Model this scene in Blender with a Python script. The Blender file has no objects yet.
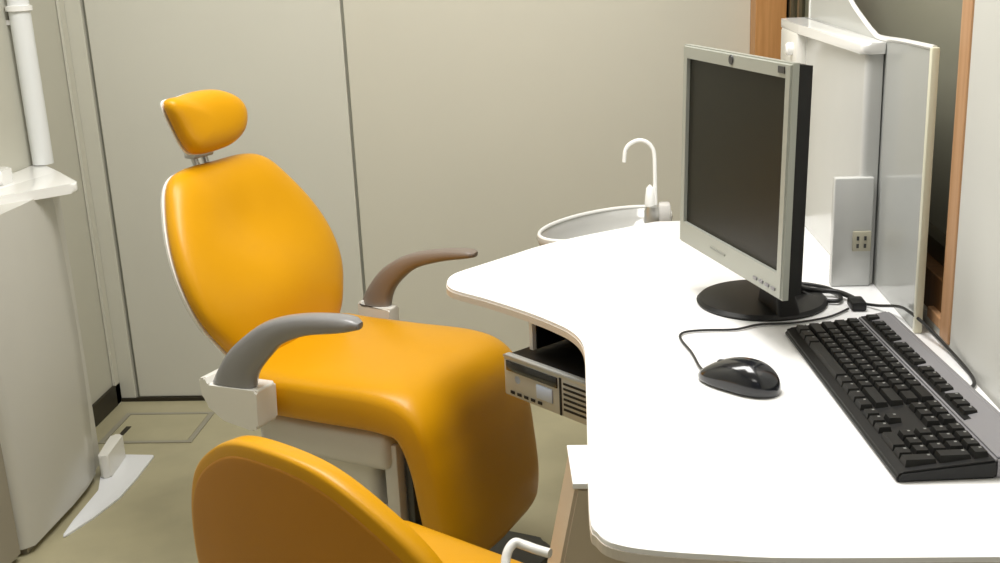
import bpy, bmesh, math, random
from math import sin, cos, pi, atan2, sqrt
from mathutils import Vector, Matrix
random.seed(4)
scene = bpy.context.scene
COL = scene.collection

# ------------------------------------------------------------------ helpers
def obj(name, bm, mat, parent=None, smooth=True, angle=40):
    bmesh.ops.recalc_face_normals(bm, faces=bm.faces)
    me = bpy.data.meshes.new(name)
    bm.to_mesh(me); bm.free()
    me.materials.append(mat)
    if smooth:
        for p in me.polygons: p.use_smooth = True
        try: me.set_sharp_from_angle(angle=math.radians(angle))
        except Exception: pass
    o = bpy.data.objects.new(name, me); COL.objects.link(o)
    if parent is not None: o.parent = parent
    return o

def tag(o, label, cat, group=None):
    o['label'] = label; o['category'] = cat
    if group: o['group'] = group
    return o

def thing(name, label, cat, loc=(0, 0, 0), rotz=0, group=None):
    o = bpy.data.objects.new(name, None); COL.objects.link(o)
    o.empty_display_size = .05
    o.location = loc; o.rotation_euler = (0, 0, rotz)
    return tag(o, label, cat, group)

def struct(name, bm, mat, parent=None, smooth=False):
    o = obj(name, bm, mat, parent, smooth)
    if parent is None: o['kind'] = 'structure'
    return o

def box(bm, x0, x1, y0, y1, z0, z1, bev=0, seg=2, M=None):
    vs = [bm.verts.new((x, y, z)) for x in (x0, x1) for y in (y0, y1) for z in (z0, z1)]
    fs = [(0, 1, 3, 2), (4, 6, 7, 5), (0, 4, 5, 1), (2, 3, 7, 6), (0, 2, 6, 4), (1, 5, 7, 3)]
    faces = [bm.faces.new([vs[i] for i in f]) for f in fs]
    geo = vs
    if bev:
        es = list({e for f in faces for e in f.edges})
        r = bmesh.ops.bevel(bm, geom=es, offset=bev, segments=seg, affect='EDGES', profile=.5)
        geo = list({v for f in r['faces'] for v in f.verts} | {v for v in vs if v.is_valid})
    if M is not None:
        bmesh.ops.transform(bm, matrix=M, verts=geo)
    return geo

def B(*a, **k):
    bm = bmesh.new(); box(bm, *a, **k); return bm

def prism(bm, pts, z0, z1, bev=0, seg=3):
    lo = [bm.verts.new((x, y, z0)) for x, y in pts]
    hi = [bm.verts.new((x, y, z1)) for x, y in pts]
    n = len(pts)
    ft = bm.faces.new(hi); fb = bm.faces.new(lo[::-1])
    for i in range(n):
        bm.faces.new([lo[i], lo[(i + 1) % n], hi[(i + 1) % n], hi[i]])
    if bev:
        es = list(ft.edges) + list(fb.edges)
        bmesh.ops.bevel(bm, geom=es, offset=bev, segments=seg, affect='EDGES', profile=.5)
    return bm

def rounded_poly(pts, radii, seg=8):
    out = []
    n = len(pts)
    for i in range(n):
        p = Vector(pts[i]); a = Vector(pts[i - 1]); b = Vector(pts[(i + 1) % n])
        r = radii[i] if isinstance(radii, (list, tuple)) else radii
        if r <= 0: out.append(tuple(p)); continue
        u = (a - p).normalized(); v = (b - p).normalized()
        h = max(1e-3, min(pi - 1e-3, u.angle(v))) / 2
        t = r / math.tan(h)
        t = min(t, (a - p).length * .49, (b - p).length * .49)
        s = p + u * t; e = p + v * t
        for k in range(seg + 1):
            q = k / seg
            out.append(tuple((1 - q) ** 2 * s + 2 * q * (1 - q) * p + q * q * e))
    return out

def catmull(pts, n=8, closed=False):
    P = [Vector(p) for p in pts]; out = []
    m = len(P)
    rng = range(m) if closed else range(m - 1)
    for i in rng:
        if closed: a, b, c, d = P[i - 1], P[i], P[(i + 1) % m], P[(i + 2) % m]
        else: a, b, c, d = P[max(i - 1, 0)], P[i], P[i + 1], P[min(i + 2, m - 1)]
        for k in range(n):
            t = k / n
            out.append(.5 * ((2 * b) + (c - a) * t + (2 * a - 5 * b + 4 * c - d) * t * t + (3 * b - a - 3 * c + d) * t ** 3))
    if not closed: out.append(P[-1])
    return out

def tube(bm, pts, r, seg=10, n=8, smooth=True):
    P = catmull(pts, n) if smooth else [Vector(p) for p in pts]
    rings = []; N = None
    for i, p in enumerate(P):
        T = (P[min(i + 1, len(P) - 1)] - P[max(i - 1, 0)]).normalized()
        if N is None:
            N = T.orthogonal().normalized()
        else:
            N = (N - T * N.dot(T)).normalized()
        Bn = T.cross(N)
        rr = r(i / (len(P) - 1)) if callable(r) else r
        rings.append([bm.verts.new(p + (N * cos(2 * pi * k / seg) + Bn * sin(2 * pi * k / seg)) * rr) for k in range(seg)])
    for a, b in zip(rings, rings[1:]):
        for k in range(seg):
            bm.faces.new([a[k], a[(k + 1) % seg], b[(k + 1) % seg], b[k]])
    bm.faces.new(rings[0][::-1]); bm.faces.new(rings[-1])
    return bm

def lathe(bm, prof, seg=40, M=None, sx=1, sy=1):
    """prof: list of (r,z) from bottom/outside to the axis; closed at r=0 ends"""
    rings = []; geo = []
    for r, z in prof:
        if r < 1e-6:
            v = bm.verts.new((0, 0, z)); rings.append([v]); geo.append(v)
        else:
            ring = [bm.verts.new((r * sx * cos(2 * pi * k / seg), r * sy * sin(2 * pi * k / seg), z)) for k in range(seg)]
            rings.append(ring); geo += ring
    for a, b in zip(rings, rings[1:]):
        for k in range(seg):
            k2 = (k + 1) % seg
            if len(a) == 1 and len(b) == 1: continue
            if len(a) == 1: bm.faces.new([a[0], b[k2], b[k]])
            elif len(b) == 1: bm.faces.new([a[k], a[k2], b[0]])
            else: bm.faces.new([a[k], a[k2], b[k2], b[k]])
    if M is not None: bmesh.ops.transform(bm, matrix=M, verts=geo)
    return bm

def pad(bm, outline, T, Tb, M, bend=None, rings=14, p=2.6):
    """puffy upholstered pad. outline: closed list of (u,v); front bulges +w by T, back by Tb. M: local(u,v,w)->world"""
    n = len(outline)
    cx = sum(a for a, b in outline) / n; cy = sum(b for a, b in outline) / n
    def pt(rho, k, side):
        u, v = outline[k]
        u = cx + (u - cx) * rho; v = cy + (v - cy) * rho
        h = max(0, 1 - rho ** p) ** (1 / p)
        w = T * h if side > 0 else -Tb * h
        if bend: w += bend(u, v)
        return bm.verts.new(M @ Vector((u, v, w)))
    def sheet(side):
        rs = []
        for i in range(1, rings + 1):
            rho = sin(pi / 2 * i / rings) if i < rings else 1
            rs.append(rho)
        return [[pt(r, k, side) for k in range(n)] for r in rs[:-1]]
    rim = [pt(1, k, 1) for k in range(n)]
    for side in (1, -1):
        R = sheet(side) + [rim]
        w = (T if side > 0 else -Tb) + (bend(cx, cy) if bend else 0)
        c = bm.verts.new(M @ Vector((cx, cy, w)))
        for k in range(n): bm.faces.new([c, R[0][k], R[0][(k + 1) % n]] if side > 0 else [c, R[0][(k + 1) % n], R[0][k]])
        for a, b in zip(R, R[1:]):
            for k in range(n):
                q = [a[k], b[k], b[(k + 1) % n], a[(k + 1) % n]]
                bm.faces.new(q if side > 0 else q[::-1])
    return bm

def loft(bm, sections, cap=True):
    rings = [[bm.verts.new(p) for p in s] for s in sections]
    m = len(rings[0])
    for a, b in zip(rings, rings[1:]):
        for k in range(m):
            bm.faces.new([a[k], a[(k + 1) % m], b[(k + 1) % m], b[k]])
    if cap:
        bm.faces.new(rings[0][::-1]); bm.faces.new(rings[-1])
    return bm

# ------------------------------------------------------------------ materials
def mat(name, color, rough=.5, metal=0, bump=0, bscale=60, var=0, vscale=4, coat=0, spec=.5, trans=0, alpha=1, emit=None, var2=None, ior=None):
    m = bpy.data.materials.new(name); m.use_nodes = True
    nt = m.node_tree; b = nt.nodes['Principled BSDF']
    b.inputs['Base Color'].default_value = (*color, 1)
    b.inputs['Roughness'].default_value = rough
    b.inputs['Metallic'].default_value = metal
    b.inputs['Coat Weight'].default_value = coat
    b.inputs['Coat Roughness'].default_value = .15
    b.inputs['Specular IOR Level'].default_value = spec
    b.inputs['Transmission Weight'].default_value = trans
    b.inputs['Alpha'].default_value = alpha
    if ior: b.inputs['IOR'].default_value = ior
    tc = nt.nodes.new('ShaderNodeTexCoord')
    if var or var2:
        nz = nt.nodes.new('ShaderNodeTexNoise'); nz.inputs['Scale'].default_value = vscale
        nz.inputs['Detail'].default_value = 4
        nt.links.new(tc.outputs['Object'], nz.inputs['Vector'])
        rp = nt.nodes.new('ShaderNodeValToRGB')
        c2 = var2 if var2 else tuple(c * (1 - var) for c in color)
        rp.color_ramp.elements[0].position = .3; rp.color_ramp.elements[1].position = .7
        rp.color_ramp.elements[0].color = (*c2, 1); rp.color_ramp.elements[1].color = (*color, 1)
        nt.links.new(nz.outputs['Fac'], rp.inputs['Fac'])
        nt.links.new(rp.outputs['Color'], b.inputs['Base Color'])
    if bump:
        n2 = nt.nodes.new('ShaderNodeTexNoise'); n2.inputs['Scale'].default_value = bscale; n2.inputs['Detail'].default_value = 3
        nt.links.new(tc.outputs['Object'], n2.inputs['Vector'])
        bp = nt.nodes.new('ShaderNodeBump'); bp.inputs['Strength'].default_value = bump; bp.inputs['Distance'].default_value = .002
        nt.links.new(n2.outputs['Fac'], bp.inputs['Height']); nt.links.new(bp.outputs['Normal'], b.inputs['Normal'])
    return m

def wood(name, c1, c2, rough=.45):
    m = bpy.data.materials.new(name); m.use_nodes = True
    nt = m.node_tree; b = nt.nodes['Principled BSDF']; b.inputs['Roughness'].default_value = rough
    tc = nt.nodes.new('ShaderNodeTexCoord'); mp = nt.nodes.new('ShaderNodeMapping')
    mp.inputs['Scale'].default_value = (40, 40, 2)
    nz = nt.nodes.new('ShaderNodeTexNoise'); nz.inputs['Scale'].default_value = 2.5; nz.inputs['Detail'].default_value = 6
    rp = nt.nodes.new('ShaderNodeValToRGB')
    rp.color_ramp.elements[0].position = .35; rp.color_ramp.elements[1].position = .68
    rp.color_ramp.elements[0].color = (*c1, 1); rp.color_ramp.elements[1].color = (*c2, 1)
    nt.links.new(tc.outputs['Object'], mp.inputs['Vector']); nt.links.new(mp.outputs['Vector'], nz.inputs['Vector'])
    nt.links.new(nz.outputs['Fac'], rp.inputs['Fac']); nt.links.new(rp.outputs['Color'], b.inputs['Base Color'])
    return m

WALL = mat('wall_paint', (.55, .54, .46), .6, var=.04, vscale=1.2, bump=.05, bscale=200)
PANEL = mat('partition_panel', (.63, .62, .545), .45, var=.04, vscale=1.1)
PANEL2 = mat('partition_panel_warm', (.62, .60, .51), .5, var=.05, vscale=1.1)
RWALL = mat('side_wall_paint', (.66, .66, .62), .55, var=.05, vscale=3)
TRIM = mat('door_trim', (.60, .59, .51), .4)
GAP = mat('shadow_gap', (.05, .048, .035), .7)
SEAM = mat('panel_seam', (.36, .36, .30), .6)
BASEB = mat('baseboard_brown', (.022, .017, .008), .5)
FLOOR = mat('vinyl_floor', (.47, .43, .275), .35, var2=(.40, .365, .235), vscale=7, bump=.04, bscale=30, coat=.15)
FLOORH = mat('hatch_vinyl', (.44, .405, .26), .38, var=.1, vscale=9)
FRAMEH = mat('hatch_frame_metal', (.36, .34, .27), .35, metal=.2)
CEIL = mat('ceiling_white', (.8, .8, .76), .8)
WOOD = wood('casing_wood', (.46, .22, .07), (.56, .28, .10))
WOODL = wood('casing_wood_light', (.50, .27, .13), (.58, .34, .18))
WOODD = wood('sill_wood', (.16, .07, .02), (.24, .11, .035))
DARKG = mat('dark_window_glass', (.24, .235, .18), .4, spec=.3)
DARKF = mat('dark_window_frame', (.05, .045, .025), .4)
MULL = mat('mullion_metal', (.16, .13, .08), .35, metal=.4)
ORANGE = mat('orange_vinyl', (.66, .318, .003), .36, var2=(.63, .300, .0025), vscale=6, bump=.08, bscale=350, coat=.04, spec=.3)
ORANGE_SHADE = mat('orange_back_shade', (.50, .20, .001), .5, var2=(.46, .185, .001), vscale=5, bump=.05, bscale=300)  # darker orange: shade on the stool's back put into the colour
WHITEP = mat('white_plastic', (.78, .77, .72), .3, coat=.2)
BOWL = mat('basin_grey_white', (.50, .50, .48), .15, coat=.4)
WHITEG = mat('gloss_white', (.88, .88, .86), .18, coat=.4)
DESK = mat('desk_white_laminate', (.93, .93, .93), .35)
EDGE = mat('desk_edge_band', (.68, .62, .55), .5)
LEGM = mat('desk_leg_beige', (.58, .49, .37), .5)
GREYARM = mat('grey_arm_rubber', (.25, .25, .255), .35, coat=.3)
BROWNARM = mat('brown_grey_arm_rubber', (.22, .18, .15), .42, coat=.1)
METAL = mat('brushed_metal', (.55, .55, .53), .3, metal=.9)
GREYB = mat('grey_painted_steel', (.66, .65, .63), .38, metal=.1)
DGREY = mat('dark_grey_metal', (.05, .055, .055), .4)
BLACKP = mat('black_plastic', (.007, .007, .007), .45, spec=.35)
BLACKG = mat('black_gloss', (.008, .009, .013), .16, coat=.6)
SILVER = mat('silver_plastic', (.40, .415, .37), .38, metal=.25)
SILVERK = mat('silver_keyboard_strip', (.26, .255, .27), .4, metal=.2)
SCREEN = mat('lcd_screen_off', (.012, .012, .008), .35, spec=.2)
KEY = mat('key_black', (.009, .009, .0085), .5, spec=.35)
KEYL = mat('key_legend', (.25, .25, .24), .5)
CABLE = mat('cable_black', (.015, .015, .015), .4)
CAB = mat('cabinet_grey_laminate', (.60, .59, .54), .3, var=.05, vscale=2, coat=.15)
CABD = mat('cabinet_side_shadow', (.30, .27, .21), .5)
SHEET = mat('frosted_sheet', (.50, .51, .485), .12, spec=.6, alpha=.93)
SHEETE = mat('sheet_cream_edge', (.74, .72, .56), .3)
UNITW = mat('unit_light_grey', (.60, .605, .585), .22, coat=.3, var=.05, vscale=5)
OUTP = mat('outlet_cream', (.50, .47, .36), .4)
PCS = mat('pc_silver', (.46, .47, .45), .35, metal=.3)
PCL = mat('pc_pale_label', (.45, .55, .72), .4)
PIPE = mat('pipe_white', (.78, .80, .80), .3, coat=.2)
MATW = mat('floor_plate_white', (.85, .87, .90), .3)
BEZELTXT = mat('badge_dark', (.05, .05, .05), .4)
LAMP = mat('lamp_housing', (.8, .8, .8), .5)

# ------------------------------------------------------------------ room
LX, RX, BY = -1.453, .51, 3.19
struct('floor', B(LX - .1, RX + .12, -1.6, BY + .1, -.06, 0), FLOOR)
struct('ceiling', B(LX - .1, RX + .5, -1.6, BY + .1, 2.5, 2.56), CEIL)
struct('wall_left', B(LX - .1, LX, -1.6, BY + .1, 0, 2.5), WALL)
struct('wall_back', B(LX, RX + .5, BY + .004, BY + .1, 0, 2.5), SEAM)
bm = bmesh.new()
box(bm, RX, RX + .12, -1.6, 1.575, 0, 2.5)
box(bm, RX, RX + .12, 1.575, BY, 0, .74)
box(bm, RX, RX + .12, 1.575, BY, 2.1, 2.5)
struct('wall_right', bm, RWALL)
struct('door_1', B(-1.388, -.664, BY - .012, BY + .003, .012, 2.5, bev=.002), PANEL)
struct('wall_back.001', B(-.656, .455, BY - .010, BY + .003, .0, 2.5, bev=.002), PANEL2)
bm = bmesh.new()
box(bm, LX, -1.398, BY - .016, BY + .003, 0, 2.5, bev=.002)
struct('trim_1', bm, TRIM)
struct('trim_2', B(LX + .002, LX + .010, BY - .05, BY - .018, 0, 2.5), TRIM)
struct('baseboard_left', B(LX, LX + .010, -1.6, BY - .016, 0, .065, bev=.002), BASEB)
struct('gap_shade_back', B(LX + .01, RX, BY - .022, BY - .012, 0, .011), BASEB)  # dark strip standing in for the shaded gap under the back panels
# far jamb board in the corner, opening with dark window
struct('trim_3', B(.455, .535, 3.09, BY + .003, .74, 2.5, bev=.002), WOOD)
w = struct('window_1', B(.565, .575, 1.60, BY, .74, 2.12), DARKG)
bm = bmesh.new()
box(bm, .54, .565, 1.612, 1.655, .80, 2.1); box(bm, .54, .565, 3.0, BY, .80, 2.1)
box(bm, .54, .565, 1.612, BY, .80, .83); box(bm, .54, .565, 1.612, BY, 2.06, 2.1)
obj('window_frame', bm, DARKF, w, smooth=False)
bm = bmesh.new()
box(bm, .532, .540, 2.905, 2.925, .83, 2.06); box(bm, .532, .540, 3.02, 3.03, .83, 2.06)
obj('window_mullion', bm, MULL, w, smooth=False)
bm = bmesh.new()
box(bm, .516, .60, 1.60, BY, .735, .80, bev=.002)
obj('window_sill', bm, WOODD, w, smooth=False)
bm = bmesh.new()
box(bm, .507, .60, 1.556, 1.598, .725, 2.14, bev=.003)
box(bm, .507, .60, 1.598, 1.66, .735, .752, bev=.002)
struct('trim_4', bm, WOODL)
struct('trim_5', B(.503, .60, 1.602, BY - .01, 2.10, 2.14, bev=.003), WOODL)

# floor hatch
t = thing('floor_hatch', 'square inspection hatch set flush in the beige floor by the door', 'hatch', (-1.253, 2.965, 0))
bm = bmesh.new()
for a in ((-.135, .135, .095, .108), (-.135, .135, -.108, -.095), (-.135, -.120, -.095, .095), (.120, .135, -.095, .095)):
    box(bm, *a, .0005, .003)
obj('frame', bm, FRAMEH, t, smooth=False)
obj('lid', B(-.118, .118, -.093, .093, .0005, .0022), FLOORH, t, smooth=False)
obj('handle', B(-.097, -.082, -.055, .005, .0022, .004, bev=.0008), BASEB, t, smooth=False)

# ------------------------------------------------------------------ left cabinet
t = thing('dental_cabinet', 'light grey cabinet with white countertop against the left wall', 'cabinet', (-1.36, 2.5, 0))
t2 = Matrix.Translation((1.36, -2.5, 0))
def sectionC(z):
    # slightly barrel shaped column
    k = z / .78
    xr = -1.283 + .012 * sin(pi * k)
    yb = 2.665
    yn = 2.235 - .07 * (k ** 1.5)
    pts = [(LX + .004, yn), (xr - .02, yn), (xr, yn + .02), (xr + .004, 2.45), (xr, yb - .12), (xr - .012, yb - .04), (xr - .05, yb), (LX + .004, yb)]
    return [Vector((x, y, z)) for x, y in pts]
bm = bmesh.new(); loft(bm, [sectionC(.02 + .76 * i / 16) for i in range(17)])
bm.transform(t2); obj('body', bm, CAB, t, angle=50)
bm = bmesh.new(); prism(bm, rounded_poly([(LX + .004, 2.60), (-1.315, 2.60), (-1.330, 2.74), (-1.355, 2.765), (LX + .004, 2.765)], [0, 0, .02, .02, 0]), 0, .777); bm.transform(t2)
obj('rear_column', bm, CAB, t, angle=50)
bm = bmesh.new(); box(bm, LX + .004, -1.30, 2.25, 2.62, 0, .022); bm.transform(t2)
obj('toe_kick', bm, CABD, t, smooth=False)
bm = bmesh.new()
pts = rounded_poly([(LX + .002, 2.30), (-1.42, 2.345), (-1.35, 2.435), (-1.205, 2.588), (-1.33, 2.75), (LX + .002, 2.905)], [0, .05, .05, .03, .1, 0])
prism(bm, pts, .777, .80, bev=.006); bm.transform(t2)
obj('countertop', bm, WHITEG, t)
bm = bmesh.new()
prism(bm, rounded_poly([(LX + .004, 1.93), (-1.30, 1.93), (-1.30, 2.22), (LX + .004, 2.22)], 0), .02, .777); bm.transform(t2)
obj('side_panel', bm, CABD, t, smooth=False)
tag(obj('soap_dish', prism(bmesh.new(), rounded_poly([(-1.445, 2.56), (-1.385, 2.56), (-1.385, 2.64), (-1.445, 2.64)], .02), .8005, .835, bev=.012), WHITEG),
    'small white rounded dish on the left countertop beside the white pipe', 'dish')

t = thing('wall_pipe', 'white vertical pipe with a collar on the left wall above the countertop', 'pipe', (-1.42, 2.86, .82))
bm = bmesh.new(); lathe(bm, [(0, -.018), (.0265, -.018), (.0265, 1.68), (0, 1.68)], seg=32); obj('pipe', bm, PIPE, t)
bm = bmesh.new(); lathe(bm, [(.0265, .372), (.033, .374), (.033, .386), (.0265, .388)], seg=32); obj('collar', bm, WHITEG, t)
bm = bmesh.new(); box(bm, -.033, .0, -.012, .012, .34, .352); obj('bracket', bm, GREYB, t, smooth=False)

# white plate and block at cabinet foot
pl = rounded_poly([(-1.191, 2.768), (-1.31, 2.775), (-1.30, 2.67), (-1.262, 2.56), (-1.258, 2.40), (-1.250, 2.31), (-1.213, 2.418), (-1.190, 2.52), (-1.187, 2.62)], [.008, .01, .02, .03, .03, .006, .06, .06, .05])
bm = prism(bmesh.new(), [(x, y) for x, y in pl], .0005, .006, bev=.002)
tag(obj('floor_plate', bm, MATW), 'flat white pointed plate lying on the floor beside the grey cabinet foot', 'plate')
bm = bmesh.new(); prism(bm, rounded_poly([(-1.282, 2.62), (-1.256, 2.63), (-1.268, 2.765), (-1.302, 2.765)], .012), .0065, .070, bev=.006)
tag(obj('pipe_cover', bm, WHITEP), 'small pale box standing on the white floor plate', 'cover')

# ------------------------------------------------------------------ patient chair
O = Vector((-.574, 2.219, 0)); F = Vector((.918, -.397, 0)).normalized(); A = Vector((.397, .918, 0)).normalized()
CM = Matrix(((F.x, A.x, 0, O.x), (F.y, A.y, 0, O.y), (0, 0, 1, 0), (0, 0, 0, 1)))   # local (s,t,z)
chair = thing('dental_chair', 'orange dental patient chair with headrest, armrests and footrest in front of the wall', 'chair', O, atan2(F.y, F.x))
# backrest frame: u = across, v = up the back, w = forward
def back_frame(s0, z0, r, t0=0):
    up = Vector((-sin(r), 0, cos(r))); nrm = Vector((cos(r), 0, sin(r)))
    return Matrix(((0, up.x, nrm.x, s0), (1, 0, 0, t0), (0, up.z, nrm.z, z0), (0, 0, 0, 1)))
MB = back_frame(-.045, .475, .4, -.012)
half = [(.0, .452), (.09, .450), (.145, .430), (.185, .375), (.218, .305), (.234, .235), (.230, .165), (.205, .105), (.16, .045), (.08, .0), (0, -.012)]
ol = [(x, y) for x, y in half] + [(-x, y) for x, y in half[-2:0:-1]]
ol = [(v.x, v.y) for v in catmull([(a, b, 0) for a, b in ol], 5, True)]
bend = lambda u, v: .030 * (u / .25) ** 2 + .020 * math.exp(-((v - .15) / .09) ** 2 - (u / .13) ** 2) - .016 * math.exp(-((v - .31) / .08) ** 2 - (u / .12) ** 2)
bm = pad(bmesh.new(), ol, .052, .03, MB, bend)
obj('backrest', bm, ORANGE, chair, angle=70)
# white shell behind
ol2 = [(a * 1.0, .22 + (b - .22) * 1.0) for a, b in ol]
bm = pad(bmesh.new(), ol2, .004, .035, MB @ Matrix.Translation((0, 0, -.012)), bend)
obj('back_shell', bm, WHITEG, chair, angle=70)
# headrest
MH = back_frame(-.212, .971, .2, -.022)
hh = [(-.120, .058), (-.06, .066), (0, .070), (.05, .064), (.09, .042), (.103, .01), (.088, -.028), (.05, -.050), (0, -.056), (-.05, -.054), (-.082, -.040), (-.106, .005)]
hl = [(v.x, v.y) for v in catmull([(a, b, 0) for a, b in hh], 6, True)]
hb = lambda u, v: .02 * (u / .11) ** 2
bm = pad(bmesh.new(), hl, .040, .014, MH, hb)
head = obj('headrest', bm, ORANGE, chair, angle=70)
hl2 = [(a, b) for a, b in hl]
bm = pad(bmesh.new(), hl2, .003, .014, MH @ Matrix.Translation((0, 0, -.010)), hb)
obj('headrest_shell', bm, WHITEG, head, angle=70)
bm = bmesh.new()
tube(bm, [(-.215, -.045, .86), (-.235, -.045, .92), (-.222, -.045, .965)], .007)
tube(bm, [(-.215, -.015, .86), (-.235, -.015, .92), (-.222, -.015, .965)], .007)
box(bm, -.246, -.216, -.06, 0, .905, .930, bev=.004)
obj('headrest_post', bm, METAL, chair)

# seat + leg pad, one continuous upholstery lofted along a profile
path = catmull([(-.075, 0, .478), (.02, 0, .474), (.14, 0, .474), (.28, 0, .474), (.342, 0, .452), (.370, 0, .385), (.384, 0, .30), (.392, 0, .22), (.386, 0, .140)], 7)
def seat_section(i, n, p, T, hw, th, sc=1.0):
    N = Vector((-T.z, 0, T.x))
    if N.z < 0 and T.x > .5: N = -N
    out = []
    m = 36
    for k in range(m):
        a = 2 * pi * k / m
        ca, sa = cos(a), sin(a)
        e = .28
        u = math.copysign(abs(ca) ** e, ca) * hw * sc
        v = math.copysign(abs(sa) ** .44, sa) * th * sc
        # gentle crown of the sitting surface
        if v > 0: v += .010 * (1 - (u / hw) ** 2) * sc - .004
        out.append(p + Vector((0, u, 0)) + N * v)
    return out
secs = []; n = len(path)
for i, p in enumerate(path):
    T = (path[min(i + 1, n - 1)] - path[max(i - 1, 0)]).normalized()
    q = i / (n - 1)
    hw = .205 if q < .45 else .205 + .0 * q
    if q > .55: hw = .205 - .012 * ((q - .55) / .45)
    th = .051 if q < .4 else .051 - .010 * min(1, (q - .4) / .2)
    e = min(q / .05, (1 - q) / .07, 1)
    sc = (1 - (1 - e) ** 2.2) ** .5 if e < 1 else 1
    sc = max(sc, .35)
    secs.append(seat_section(i, n, p, T, hw, th, 1) if e >= 1 else seat_section(i, n, p, T, hw * (.80 + .20 * sc), th * sc, 1))
bm = bmesh.new(); loft(bm, secs)
seat = obj('seat_cushion', bm, ORANGE, chair, angle=80)
# armrests and brackets
outer = [(-.046, .519), (-.024, .553), (.014, .598), (.092, .653), (.174, .678), (.273, .687), (.306, .677)]
inner = [(.055, .519), (.068, .553), (.108, .596), (.135, .618), (.190, .640), (.259, .653), (.304, .664)]
oc = catmull([(a, 0, b) for a, b in outer], 5); ic = catmull([(a, 0, b) for a, b in inner], 5)
outer2 = [(-.056, .518), (-.036, .557), (.010, .609), (.074, .645), (.150, .664), (.225, .671), (.252, .666)]
inner2 = [(.020, .518), (.030, .550), (.052, .580), (.098, .616), (.165, .638), (.225, .650), (.250, .655)]
oc2 = catmull([(a, 0, b) for a, b in outer2], 5); ic2 = catmull([(a, 0, b) for a, b in inner2], 5)
for sgn, m_ in ((-1, GREYARM), (1, BROWNARM)):
    bm = bmesh.new(); S = []
    for k, (a, b) in enumerate(zip(oc, ic) if sgn < 0 else zip(oc2, ic2)):
        c = (a + b) / 2; d = (a - b) / 2
        q = k / (len(oc) - 1)
        w = .016 + .004 * q if q < .9 else .0196 - .010 * (q - .9) / .1
        sec = []
        for j in range(16):
            an = 2 * pi * j / 16
            ca, sa = cos(an), sin(an)
            sec.append(c + d * math.copysign(abs(ca) ** .7, ca) + Vector((0, sgn * .262 + w * math.copysign(abs(sa) ** .7, sa), 0)))
        S.append(sec)
    loft(bm, S)
    arm = obj('armrest', bm, m_, chair, angle=60)
    # white bracket
    bm = bmesh.new()
    prof = rounded_poly([(-.068, .528), (-.064, .478), (-.018, .447), (.054, .436), (.066, .444), (.070, .520), (-.048, .516), (-.054, .530)], [.004, .03, .03, .01, .01, .006, .003, .004], 4)
    if sgn > 0: prof = [(-.01 + (x) * .62, z) for x, z in prof]
    y0, y1 = (sgn * .280, sgn * .222) if sgn < 0 else (.276, .236)
    lo = [bm.verts.new((x, y0, z)) for x, z in prof]; hi = [bm.verts.new((x, y1, z)) for x, z in prof]
    fa = bm.faces.new(lo); fb = bm.faces.new(hi[::-1])
    for i in range(len(prof)):
        bm.faces.new([lo[i], lo[(i + 1) % len(prof)], hi[(i + 1) % len(prof)], hi[i]])
    bmesh.ops.bevel(bm, geom=list(fa.edges) + list(fb.edges), offset=.004, segments=2, affect='EDGES')
    obj('armrest_bracket', bm, WHITEP, chair)
# under-seat body
bm = bmesh.new(); box(bm, -.04, .275, -.165, .165, .335, .414, bev=.02, seg=4)
obj('seat_pan', bm, GREYB, chair)
bm = bmesh.new(); box(bm, -.07, .24, -.12, .12, .40, .430)
obj('seat_plate', bm, BLACKP, chair, smooth=False)
bm = bmesh.new(); box(bm, .0, .20, -.10, .10, .06, .34, bev=.025, seg=4)
obj('lift_column', bm, WHITEP, chair)
bm = bmesh.new()
box(bm, .255, .285, -.15, -.115, .15, .39, bev=.004); box(bm, .255, .285, .115, .15, .15, .39, bev=.004)
box(bm, .225, .250, -.145, .145, .20, .24, bev=.004)
obj('legrest_bracket', bm, GREYB, chair)
bm = bmesh.new(); box(bm, .20, .30, -.13, -.03, .10, .19, bev=.01); box(bm, .288, .305, -.13, .13, .22, .36, bev=.004)
obj('mechanism', bm, DGREY, chair)
bm = bmesh.new(); prism(bm, rounded_poly([(-.10, -.16), (.46, -.17), (.46, .20), (-.10, .19)], [.08, .06, .06, .08]), .0, .045, bev=.012)
obj('base_plate', bm, DGREY, chair)

# ------------------------------------------------------------------ stool
g = Vector((.565, .825, 0)).normalized(); e_ = Vector((.825, -.565, 0)).normalized()
c = Vector((-.388, 1.250, 0)); sc_ = c + g * .20
stool = thing('operator_stool', 'orange operator stool with rounded backrest in the foreground beside the desk', 'stool', (sc_.x, sc_.y, 0), atan2(g.y, g.x))
# local: x = g (forward), y = -e
MS = Matrix(((0, 0, 1, -.20), (-1, 0, 0, 0), (0, 1, 0, .496), (0, 0, 0, 1)))   # u->-y(e), v->z, w->x
bo = [(0, .222), (.08, .212), (.15, .175), (.212, .12), (.248, .05), (.252, -.02), (.225, -.07), (.15, -.105), (0, -.115)]
bl = [(x, y) for x, y in bo] + [(-x, y) for x, y in bo[-2:0:-1]]
bl = [(v.x, v.y) for v in catmull([(a, b, 0) for a, b in bl], 6, True)]
bb = lambda u, v: .045 * (u / .24) ** 2
bm = pad(bmesh.new(), bl, .030, .012, MS, bb, p=7)
sbk = obj('backrest', bm, ORANGE, stool, angle=70)
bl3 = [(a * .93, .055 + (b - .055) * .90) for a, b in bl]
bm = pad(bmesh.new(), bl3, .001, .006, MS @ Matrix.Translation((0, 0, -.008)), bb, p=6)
obj('back_shade', bm, ORANGE_SHADE, sbk, angle=70)  # added sheet that carries the painted shade on the backrest's rear
sl = rounded_poly([(-.20, -.155), (.18, -.165), (.18, .20), (-.20, .19)], [.09, .06, .06, .09], 8)
bm = bmesh.new(); 
slv = [(v[0], v[1]) for v in sl]
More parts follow.
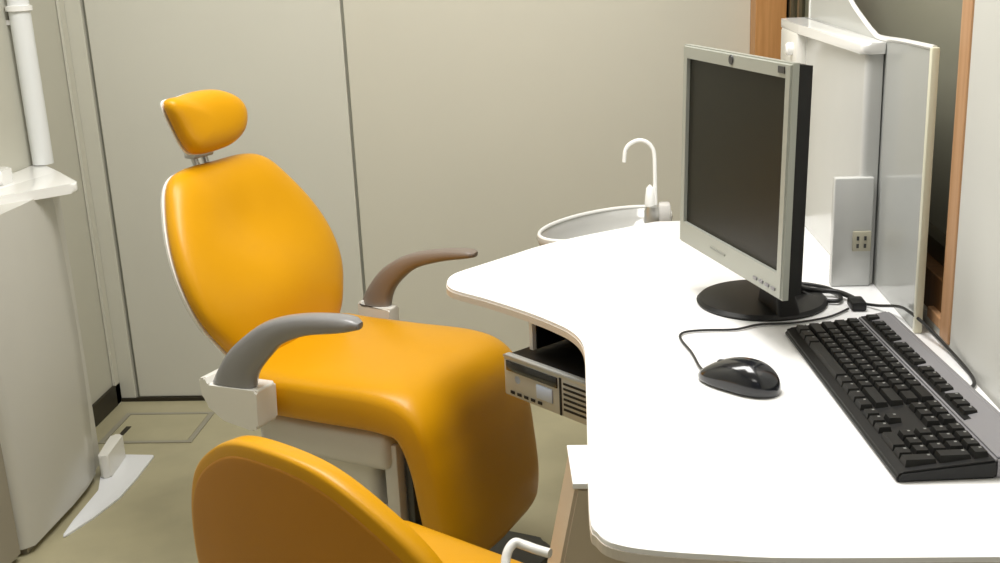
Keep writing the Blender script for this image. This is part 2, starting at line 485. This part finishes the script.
pad(bm, slv, .03, .03, Matrix.Translation((0, 0, .39)), None, p=4)
obj('seat', bm, ORANGE, stool, angle=70)
bm = tube(bmesh.new(), [(-.10, 0, .36), (-.20, 0, .355), (-.255, 0, .38), (-.262, 0, .45), (-.245, 0, .52)], .014)
obj('back_support', bm, GREYB, stool)
bm = lathe(bmesh.new(), [(0, .10), (.03, .10), (.03, .25), (.018, .25), (.018, .36), (.07, .36), (.07, .37), (0, .37)], seg=24)
obj('gas_lift', bm, METAL, stool)
for k in range(5):
    a = 2 * pi * k / 5 + .0
    bm = tube(bmesh.new(), [(0, 0, .115), (.12 * cos(a), .12 * sin(a), .10), (.215 * cos(a), .215 * sin(a), .065)], lambda q: .018 - .006 * q)
    lg = obj('leg', bm, METAL, stool)
    bm = bmesh.new(); lathe(bm, [(0, -.011), (.022, -.011), (.0245, -.006), (.0245, .006), (.022, .011), (0, .011)], seg=20,
                            M=Matrix.Translation((.215 * cos(a), .215 * sin(a), .0245)) @ Matrix.Rotation(a, 4, 'Z') @ Matrix.Rotation(pi / 2, 4, 'X'))
    obj('caster', bm, BLACKP, lg)
# white tubular arm at the desk side: stool-local points
R_ = Matrix.Rotation(-atan2(g.y, g.x), 4, 'Z')
def to_stool(p): return tuple(R_ @ (Vector(p) - Vector((sc_.x, sc_.y, 0))))
hp = [(-.17, 1.20, .36), (-.125, 1.165, .40), (-.104, 1.15, .50), (-.103, 1.160, .585), (-.1015, 1.176, .612), (-.093, 1.188, .622), (-.082, 1.188, .62), (-.066, 1.177, .62), (-.050, 1.168, .62)]
bm = tube(bmesh.new(), [to_stool(p) for p in hp], .0058)
obj('arm_tube', bm, WHITEG, stool)

# ------------------------------------------------------------------ desk
desk = thing('desk', 'white kidney-edged desk along the right wall under the monitor', 'desk', (.25, 1.6, 0))
DT = Matrix.Translation((-.25, -1.6, 0))
outline = [(.505, .985), (.384, .985), (.197, .984), (.122, .990), (.055, 1.000), (.019, 1.014), (.004, 1.036), (-.003, 1.075), (-.004, 1.3), (-.005, 1.50), (-.006, 1.570), (-.012, 1.62), (-.026, 1.662),
           (-.047, 1.698), (-.095, 1.760), (-.166, 1.836), (-.223, 1.888), (-.240, 1.908), (-.250, 1.932), (-.253, 1.962), (-.250, 1.988), (-.239, 2.014), (-.202, 2.060), (-.149, 2.124), (-.093, 2.192),
           (-.013, 2.262), (.07, 2.320), (.135, 2.366), (.16, 2.376), (.505, 2.385)]
cxy = (.2, 1.6)
op = catmull([(x, y, 0) for x, y in outline[1:-1]], 4)
outline = [outline[0]] + [(v.x, v.y) for v in op] + [outline[-1]]
inn = [(min(.506, cxy[0] + (x - cxy[0]) * 1.004), cxy[1] + (y - cxy[1]) * 1.002) for x, y in outline]
bm = prism(bmesh.new(), outline, .704, .72, bev=.002); bm.transform(DT)
obj('worktop', bm, DESK, desk, angle=30)
bm = prism(bmesh.new(), inn, .7035, .7145); bm.transform(DT)
obj('edge_band', bm, EDGE, desk, smooth=False)
# flared leg
bm = bmesh.new()
top = [(-.019, 1.18, .697), (.05, 1.18, .697), (.05, 1.28, .697), (-.028, 1.28, .697)]
bot = [(-.16, 1.18, .0), (.05, 1.18, .0), (.05, 1.28, .0), (-.17, 1.28, .0)]
loft(bm, [[Vector(p) for p in bot], [Vector(p) for p in top]])
bmesh.ops.bevel(bm, geom=list(bm.edges), offset=.004, segments=2, affect='EDGES')
bm.transform(DT); obj('leg', bm, LEGM, desk)
bm = prism(bmesh.new(), [(-.022, 1.177), (.03, 1.177), (.03, 1.282), (-.030, 1.282)], .697, .7040, bev=.001); bm.transform(DT)
obj('leg_cap', bm, DESK, desk)
bm = bmesh.new(); box(bm, .051, .50, 1.19, 1.215, .40, .7035); bm.transform(DT)
obj('modesty_panel', bm, LEGM, desk, smooth=False)
bm = bmesh.new(); box(bm, .40, .50, 2.0, 2.36, 0, .7035, bev=.003); bm.transform(DT)
obj('support_panel', bm, DESK, desk, smooth=False)
# hanging cubby over the computer (mouth at 45 degrees)
ux = Vector((.7, -.714, 0)).normalized(); uy = Vector((.714, .7, 0)).normalized()
PC0 = Vector((-.144, 1.79, 0))
PM = Matrix(((ux.x, uy.x, 0, PC0.x), (ux.y, uy.y, 0, PC0.y), (0, 0, 1, 0), (0, 0, 0, 1)))
bm = bmesh.new(); box(bm, .020, .028, .042, .33, .641, .7035); bm.transform(DT @ PM)
obj('cubby_side', bm, DESK, desk, smooth=False)
bm = bmesh.new(); box(bm, .028, .32, .16, .172, .641, .7035); box(bm, .0275, .031, .05, .16, .642, .703); box(bm, .03, .32, .05, .16, .699, .7032)
bm.transform(DT @ PM)
obj('cubby_lining', bm, BLACKP, desk, smooth=False)
bm = bmesh.new(); box(bm, .03, .30, .03, .30, .560, .5668); box(bm, .30, .3075, .06, .30, .560, .7035)
box(bm, .05, .10, .325, .335, .560, .7035); box(bm, .05, .10, .295, .335, .560, .5668)
bm.transform(DT @ PM)
obj('computer_tray', bm, GREYB, desk, smooth=False)

# computer
pc = thing('desktop_computer', 'slim black and silver desktop computer slung flat under the desk edge', 'computer', (PC0.x, PC0.y, .567), atan2(ux.y, ux.x))
obj('case', B(.002, .292, .012, .33, .0005, .071, bev=.002), BLACKP, pc)
fb = obj('front_bezel', B(0, .294, 0, .014, 0, .073, bev=.003), PCS, pc)
obj('drive_slot', B(.008, .132, -.0025, .002, .046, .064, bev=.001), BLACKG, fb)
obj('top_strip', B(.0, .294, -.0015, .003, .067, .072, bev=.001), METAL, fb)
bm = bmesh.new()
for k in range(6): box(bm, .146, .285, -.001, .002, .012 + k * .0088, .0158 + k * .0088)
obj('vent_grille', bm, BLACKP, fb, smooth=False)
obj('divider', B(.137, .141, -.0015, .002, .002, .066), BLACKP, fb, smooth=False)
obj('pale_label', B(.082, .120, -.002, .002, .016, .040, bev=.001), PCL, fb)
bm = bmesh.new(); lathe(bm, [(0, -.003), (.006, -.003), (.007, 0), (0, .0)], seg=20, M=Matrix.Translation((.034, 0, .034)) @ Matrix.Rotation(-pi / 2, 4, 'X') @ Matrix.Scale(-1, 4, (0, 0, 1)))
obj('power_button', bm, PCL, fb)
bm = bmesh.new()
for k in range(5): box(bm, .016 + k * .017, .026 + k * .017, -.0012, .002, .006, .011)
obj('port_row', bm, BLACKP, fb, smooth=False)

# ------------------------------------------------------------------ monitor
a = -.3038
Wd = Vector((sin(a), cos(a), 0)); nn = Vector((-cos(a), sin(a), 0))
M0 = Vector((.2674, 1.5479, .8405))
# local frame: x = toward viewer's right when facing screen -> -Wd ; y = back (-nn); z = up. origin at base centre
base_c = M0 + Wd * .169 - nn * .070; base_c.z = .7202
ang = atan2((-Wd).y, (-Wd).x)
mon = thing('monitor', 'silver framed flat monitor with dark screen on a round black base', 'monitor', base_c, ang)
inv = (Matrix.Translation(base_c) @ Matrix.Rotation(ang, 4, 'Z')).inverted()
s0 = inv @ M0          # near-bottom corner (x=+.169)
yf = s0.y; zb = s0.z
tilt = Matrix.Translation((0, yf, zb)) @ Matrix.Rotation(-.02, 4, 'X') @ Matrix.Translation((0, -yf, -zb))
def mobj(name, bm, m_, par=None, **k):
    bm.transform(tilt); return obj(name, bm, m_, par or mon, **k)
X0, X1, Z0, Z1 = -.184, .186, zb - .036, zb + .291
bm = bmesh.new()
fr = [(X0, Z0), (X1, Z0), (X1, Z1), (X0, Z1)]; inr = [(-.169, zb), (.169, zb), (.169, zb + .27), (-.169, zb + .27)]
yA, yB, yC = yf - .005, yf + .003, yf + .007
vo = [bm.verts.new((x, yA, z)) for x, z in fr]; vi = [bm.verts.new((x, yA + .001, z)) for x, z in inr]
vi2 = [bm.verts.new((x, yB, z)) for x, z in inr]; vb = [bm.verts.new((x, yC, z)) for x, z in fr]
for i in range(4):
    j = (i + 1) % 4
    bm.faces.new([vo[i], vo[j], vi[j], vi[i]]); bm.faces.new([vi[i], vi[j], vi2[j], vi2[i]]); bm.faces.new([vo[j], vo[i], vb[i], vb[j]])
bm.faces.new(vb)
bmesh.ops.bevel(bm, geom=[e for e in bm.edges if all(v in vo for v in e.verts)], offset=.003, segments=3, affect='EDGES')
bez = mobj('bezel', bm, SILVER, angle=30)
mobj('screen', B(-.1695, .1695, yB - .001, yB + .003, zb - .0005, zb + .2705), SCREEN, smooth=False)
bm = bmesh.new(); loft(bm, [[Vector((x * kx, y, zb + .128 + (z - zb - .128) * kz)) for x, z in fr] for y, kx, kz in ((yC - .001, .985, .985), (yC + .022, .975, .97), (yC + .042, .72, .70), (yC + .050, .5, .5))])
mobj('back_shell', bm, BLACKP, angle=30)
bm = bmesh.new(); lathe(bm, [(0, -.0015), (.0065, -.0015), (.0075, 0), (0, 0)], seg=20, M=Matrix.Translation((0, yA, Z1 - .010)) @ Matrix.Rotation(pi / 2, 4, 'X') @ Matrix.Scale(-1, 4, (0, 0, 1)))
mobj('emblem', bm, BEZELTXT, bez)
mobj('badge', B(.150, .168, yA - .001, yA + .001, Z1 - .015, Z1 - .006), BEZELTXT, bez, smooth=False)
mobj('marking', B(-.055, .0, yA - .0006, yA + .001, Z0 + .018, Z0 + .021), mat('faint_print', (.27, .28, .25), .5), bez, smooth=False)
for k in range(4):
    mobj('button', B(.10 + k * .019, .112 + k * .019, yA - .0015, yA + .001, Z0 + .010, Z0 + .0145, bev=.0005), SILVERK, bez)
bm = bmesh.new(); loft(bm, [[Vector((x, y, z)) for x, y in rounded_poly([(-w, y0), (w, y0), (w, y1), (-w, y1)], .008, 4)] for z, w, y0, y1 in
                            ((.008, .040, -.0, .04), (.05, .030, .0, .03), (.10, .030, -.005, .02), (.20, .030, -.025, .004))])
mobj('neck', bm, BLACKP)
bm = lathe(bmesh.new(), [(0, 0), (.103, 0), (.105, .004), (.100, .009), (.06, .014), (0, .016)], seg=64, M=Matrix.Translation(inv @ Vector((.283, 1.795, base_c.z))))
obj('base', bm, BLACKP, mon, angle=30)

# ------------------------------------------------------------------ keyboard
Kn = Vector((.328, 1.139, .7203)); Kf = Vector((.2925, 1.629, .7203))
Ld = (Kn - Kf).normalized(); KL = (Kn - Kf).length; Dd = Vector((-Ld.y, Ld.x, 0))
kb = thing('keyboard', 'black full-size keyboard with silver back strip on the desk', 'keyboard', Kf, atan2(Ld.y, Ld.x))
# local x = 0..KL (user's left -> right), y = 0..KD (front->back)
KD = .160
def kz(y): return .014 + .016 * y / KD
bm = bmesh.new()
prof = [(0, 0), (0, .008), (.006, .012), (.108, kz(.108) - .003), (.108, 0)]
loft(bm, [[Vector((x, y, z)) for y, z in prof] for x in (0, KL)])
bmesh.ops.bevel(bm, geom=[e for e in bm.edges], offset=.0025, segments=2, affect='EDGES')
obj('tray', bm, BLACKP, kb, angle=35)
bm = bmesh.new()
prof = [(.106, 0), (.106, kz(.11) - .001), (.150, kz(.15) + .003), (KD, kz(KD) - .004), (KD, 0)]
loft(bm, [[Vector((x, y, z)) for y, z in prof] for x in (.001, KL - .001)])
bmesh.ops.bevel(bm, geom=[e for e in bm.edges], offset=.0025, segments=2, affect='EDGES')
obj('silver_strip', bm, SILVERK, kb, angle=35)
keyn = [0]
def key(x, y, w, d, h=.0075, par=None):
    z = kz(y + d / 2) - .004
    bm = bmesh.new()
    gx = .0011
    lo = [(x + gx, y + gx), (x + w - gx, y + gx), (x + w - gx, y + d - gx), (x + gx, y + d - gx)]
    ii = .0024
    hi = [(x + gx + ii, y + gx + ii * .8), (x + w - gx - ii, y + gx + ii * .8), (x + w - gx - ii, y + d - gx - ii * .6), (x + gx + ii, y + d - gx - ii * .6)]
    loft(bm, [[Vector((p[0], p[1], z)) for p in lo], [Vector((p[0], p[1], z + h)) for p in hi]])
    k = obj('key', bm, KEY, kb, smooth=False)
    if w < .03:
        cx_, cy_ = hi[0][0] + .0028, hi[3][1] - .0035
        me = bmesh.new(); box(me, cx_ - .0013, cx_ + .0016, cy_ - .0016, cy_ + .0013, z + h - .0002, z + h + .00012)
        obj('legend', me, KEYL, k, smooth=False)
    keyn[0] += 1
u = (KL - .020) / 22.6
x0 = .010; rp = .0186; y00 = .011
rows = [
    [1.25, 1.25, 1.25, 6.25, 1.25, 1.25, 1.25, 1.25],
    [2.25] + [1] * 10 + [2.75],
    [1.75] + [1] * 11 + [2.25],
    [1.5] + [1] * 12 + [1.5],
    [1] * 13 + [2]]
for r, row in enumerate(rows):
    x = x0
    for w in row:
        key(x, y00 + r * rp, w * u, rp); x += w * u
nx = x0 + 15.3 * u
for k in range(3): key(nx + k * u, y00, u, rp)
key(nx + u, y00 + rp, u, rp)
for r in (3, 4):
    for k in range(3): key(nx + k * u, y00 + r * rp, u, rp)
px_ = x0 + 18.6 * u
key(px_, y00, 2 * u, rp); key(px_ + 2 * u, y00, u, rp); key(px_ + 3 * u, y00, u, 2 * rp)
for r in (1, 2, 3):
    for k in range(3): key(px_ + k * u, y00 + r * rp, u, rp)
key(px_ + 3 * u, y00 + 2 * rp, u, 2 * rp)
for k in range(4): key(px_ + k * u, y00 + 4 * rp, u, rp)
obj('key_well', B(.006, .006 + 18.2 * u + .004, .111, .1355, .0225, kz(.13) - .0005), BLACKP, kb, smooth=False)
# function row recessed in the silver strip
fx = x0
for grp in (1, 4, 4, 4, 3):
    for k in range(grp):
        key(fx, .113, u * .98, .0205, .009)
        fx += u
    fx += u * .45
# ------------------------------------------------------------------ mouse
m0 = Vector((.152, 1.468, .7203)); m1 = Vector((.242, 1.388, .7203))
md = (m0 - m1); ml = md.length; mc = (m0 + m1) / 2
mouse = thing('computer_mouse', 'glossy black computer mouse with cable on the white desk', 'mouse', mc, atan2(md.y, md.x))
bm = bmesh.new()
ns, nr = 28, 24
secs = []
for i in range(ns + 1):
    q = i / ns                      # 0 rear -> 1 nose
    x = -ml / 2 + ml * (.5 - .5 * cos(pi * q))
    xx = (x + ml / 2) / ml
    w = .0335 * (max(0, 1 - abs(2 * xx - 1) ** 3.0)) ** .5 * (1 - .14 * xx)
    h = .036 * (max(0, 1 - ((xx - .42) / .60) ** 2)) ** .62 if -.18 <= xx - .42 <= .6 or xx < .42 else 0
    h = .037 * max(0, sin(pi * min(1, xx ** .72))) ** .6
    w = max(w, .0012); h = max(h, .002)
    sec = []
    for k in range(nr):
        an = 2 * pi * k / nr
        ca, sa = cos(an), sin(an)
        if sa >= 0: z = .006 + (h - .003) * sa ** .85
        else: z = .006 + .006 * max(-1, sa * 1.6)
        sec.append(Vector((x, w * math.copysign(abs(ca) ** .8, ca), z if h > .003 else .006 + .003 * sa)))
    secs.append(sec)
loft(bm, secs); obj('shell', bm, BLACKG, mouse, angle=60)
bm = bmesh.new(); lathe(bm, [(0, -.003), (.0085, -.003), (.0095, 0), (.0085, .003), (0, .003)], seg=24, M=Matrix.Translation((.026, 0, .0222)) @ Matrix.Rotation(pi / 2, 4, 'X'))
obj('scroll_wheel', bm, DGREY, mouse)
Mi = (Matrix.Translation(mc) @ Matrix.Rotation(atan2(md.y, md.x), 4, 'Z')).inverted()
cz = .7232
cab = [(.156, 1.466, .727), (.152, 1.500, cz), (.147, 1.552, cz), (.138, 1.600, cz), (.137, 1.628, cz), (.148, 1.643, cz), (.175, 1.649, cz), (.222, 1.650, cz), (.262, 1.671, cz), (.315, 1.676, cz), (.37, 1.70, cz), (.41, 1.74, cz)]
bm = tube(bmesh.new(), [tuple(Mi @ Vector(p)) for p in cab], .0019, seg=8)
obj('cable', bm, CABLE, mouse)

# ------------------------------------------------------------------ cables
def cable(name, pts, r, label, par_extra=None):
    bm = tube(bmesh.new(), pts, r, seg=10)
    if par_extra: par_extra(bm)
    return tag(obj(name, bm, CABLE), label, 'cable')
cable('keyboard_cable', [(.436, 1.765, .7236), (.455, 1.738, .728), (.474, 1.695, .740), (.478, 1.65, .746), (.490, 1.60, .740), (.502, 1.54, .728), (.5055, 1.47, .7236), (.500, 1.42, .7236), (.486, 1.398, .7236), (.470, 1.392, .7236)], .0024,
      'thin black cable looping along the wall behind the keyboard')
def plug(bm): box(bm, .417, .437, 1.735, 1.775, .7205, .736, bev=.003)
t = thing('monitor_cable', 'thick black cable with a plug behind the monitor base', 'cable', (.42, 1.76, .7202))
bm = tube(bmesh.new(), [(-.12, .05, .06), (-.085, .03, .03), (-.05, .055, .012), (-.015, .05, .010), (.004, .02, .009), (.006, .005, .008)], .0042, seg=10)
obj('cord', bm, CABLE, t)
obj('plug', B(-.006, .017, -.028, .010, .0005, .015, bev=.003), BLACKP, t)
cable('power_cable', [(.318, 1.79, .78), (.34, 1.80, .742), (.372, 1.785, .7262), (.40, 1.772, .7262), (.41, 1.800, .7262), (.40, 1.84, .7262), (.375, 1.865, .7262), (.35, 1.875, .7262)], .0034,
      'black power cable curling out from the back of the monitor stand')

# ------------------------------------------------------------------ side screen sheet and unit
t = thing('side_screen', 'whitish translucent side screen with swooping top edge in front of dark window', 'screen', (.485, 1.63, .7202))
zz = .7202
top = [(0, .414), (.145, .411), (.292, .406), (.34, .411), (.40, .424), (.515, .455), (.60, .50), (.70, .58), (.80, .70), (.86, .80)]
tc_ = catmull([(y, z, 0) for y, z in top], 5)
poly = [(v.x, v.y) for v in tc_] + [(.883, .80), (.883, 0), (0, 0)]
bm = bmesh.new()
fa = [bm.verts.new((-.002, y, z)) for y, z in poly]; fb_ = [bm.verts.new((.002, y, z)) for y, z in poly]
bm.faces.new(fa); bm.faces.new(fb_[::-1])
for i in range(len(poly)): bm.faces.new([fa[i], fa[(i + 1) % len(poly)], fb_[(i + 1) % len(poly)], fb_[i]])
obj('sheet', bm, SHEET, t, smooth=False)
bm = bmesh.new(); box(bm, -.005, .006, -.006, .006, 0, .416, bev=.0015)
obj('edge_strip', bm, SHEETE, t)
bm = bmesh.new(); tube(bm, [(0, v.x, v.y + .001) for v in tc_], .0042, seg=8, smooth=False)
obj('top_edging', bm, WHITEG, t)
bm = bmesh.new(); box(bm, -.004, .004, .876, .884, 0, .80); obj('far_edging', bm, WHITEG, t, smooth=False)

t = thing('wall_unit', 'white upright unit with rounded top behind the monitor against the side screen', 'appliance', (.455, 1.88, .7202))
bm = bmesh.new()
prism(bm, rounded_poly([(-.002, .0), (.026, .0), (.026, .60), (-.012, .60)], [.012, .002, .002, .01], 6), .0, .385, bev=.002)
obj('body', bm, UNITW, t)
bm = bmesh.new()
prism(bm, rounded_poly([(-.010, -.006), (.027, -.006), (.027, .66), (-.028, .66), (-.028, .45)], [.014, .002, .002, .01, .01], 6), .385, .403, bev=.006, seg=3)
obj('top_cap', bm, WHITEG, t)
bm = bmesh.new(); box(bm, -.030, -.002, .46, .64, .30, .386, bev=.006)
obj('arm_housing', bm, WHITEP, t)
bm = bmesh.new(); lathe(bm, [(0, 0), (.013, 0), (.013, .010), (.009, .014), (0, .014)], seg=24, M=Matrix.Translation((-.030, .50, .352)) @ Matrix.Rotation(-pi / 2, 4, 'Y'))
obj('knob', bm, WHITEG, t)
t3 = thing('outlet_box', 'pale grey box with a power socket low on the desk behind the monitor cables', 'outlet box', (.44, 1.87, .7202))
obj('box', B(-.030, .034, 0, .02, 0, .186, bev=.003), UNITW, t3)
sk = obj('socket_plate', B(.002, .032, -.004, .001, .062, .096, bev=.001), OUTP, t3)
bm = bmesh.new()
for i_ in range(2):
    for j_ in range(2):
        box(bm, .008 + i_ * .012, .012 + i_ * .012, -.0052, -.003, .068 + j_ * .013, .075 + j_ * .013)
obj('socket_hole', bm, BEZELTXT, sk, smooth=False)
t3.scale = (1, 1, 1)

# ------------------------------------------------------------------ cuspidor (spittoon) with faucet
cus = thing('cuspidor', 'white oval rinsing basin behind the far edge of the desk', 'basin', (.045, 2.455, 0), atan2(.742, .67))
bm = bmesh.new()
lathe(bm, [(0, .60), (.5, .605), (.80, .63), (.97, .680), (1.0, .692), (.985, .700), (.95, .698), (.90, .675), (.7, .637), (.4, .620), (0, .616)], seg=64)
for v in bm.verts:
    v.co.x *= .195; v.co.y *= .105
obj('bowl', bm, BOWL, cus, angle=60)
bm = lathe(bmesh.new(), [(0, 0), (.10, 0), (.10, .02), (.05, .04), (.045, .57), (.07, .604), (0, .604)], seg=32, M=Matrix.Translation((.06, 0, 0)))
obj('column', bm, WHITEP, cus)
rim = [(.965 * .195 * cos(2 * pi * k / 48), .965 * .105 * sin(2 * pi * k / 48), .700) for k in range(49)]
bm = tube(bmesh.new(), rim, .0042, seg=8, smooth=False)
obj('rim', bm, WHITEG, cus)
fau = thing('faucet', 'chrome and white gooseneck faucet rising behind the desk by the basin', 'faucet', (.147, 2.43, .70))
bm = lathe(bmesh.new(), [(0, -.03), (.020, -.03), (.021, .03), (.018, .042), (0, .046)], seg=28); obj('body', bm, METAL, fau)
bm = bmesh.new(); box(bm, .010, .036, -.02, .016, -.01, .048, bev=.005); obj('valve', bm, GREYB, fau)
bm = lathe(bmesh.new(), [(0, .03), (.010, .03), (.012, .05), (.008, .082), (0, .09)], seg=20, M=Matrix.Translation((-.008, 0, .0))); obj('handle', bm, WHITEG, fau)
bm = tube(bmesh.new(), [(.004, 0, .03), (.003, 0, .10), (.002, 0, .150), (-.003, 0, .170), (-.016, 0, .183), (-.033, 0, .186), (-.050, 0, .179), (-.060, 0, .165), (-.063, 0, .140)], .0045, seg=14)
obj('spout', bm, WHITEG, fau)

# ------------------------------------------------------------------ lights
def area(name, loc, size, power, color=(1, .96, .87), rot=(0, 0, 0)):
    l = bpy.data.lights.new(name, 'AREA'); l.shape = 'RECTANGLE'; l.size, l.size_y = size
    l.energy = power; l.color = color
    o = bpy.data.objects.new(name, l); COL.objects.link(o); o.location = loc; o.rotation_euler = rot
    return o
area('lamp_or_fill', (-.05, 1.7, 2.46), (.6, 1.0), 31, (1, .98, .95))
area('lamp_or_fill', (-.75, 1.9, 2.46), (.9, .4), 19, (1, .98, .95))
area('lamp_or_fill', (-.5, -.7, 2.46), (.8, .6), 7, (1, .97, .92))  # added fill behind the camera, lifts the shaded stool back and legrest

w = bpy.data.worlds.new('world'); w.use_nodes = True; scene.world = w
bg = w.node_tree.nodes['Background']; bg.inputs['Color'].default_value = (1, .95, .86, 1); bg.inputs['Strength'].default_value = .13

# ------------------------------------------------------------------ camera
PT, RL, PS, H = .285, -.0445, .0803, 1.292
fwd = Vector((0, cos(PT), -sin(PT))); rt = Vector((1, 0, 0)); up = rt.cross(fwd)
r2 = rt * cos(RL) + up * sin(RL); u2 = -rt * sin(RL) + up * cos(RL)
Rz = Matrix.Rotation(PS, 3, 'Z')
r2, u2, fw = Rz @ r2, Rz @ u2, Rz @ fwd
cd = bpy.data.cameras.new('camera'); cd.sensor_width = 36; cd.lens = 1134 * 36 / 1000; cd.clip_start = .02
cam = bpy.data.objects.new('camera', cd); COL.objects.link(cam)
cam.matrix_world = Matrix(((r2.x, u2.x, -fw.x, 0), (r2.y, u2.y, -fw.y, 0), (r2.z, u2.z, -fw.z, H), (0, 0, 0, 1)))
scene.camera = cam
scene.view_settings.view_transform = 'Standard'
scene.view_settings.look = 'None'
scene.view_settings.exposure = 0
scene.view_settings.gamma = 1
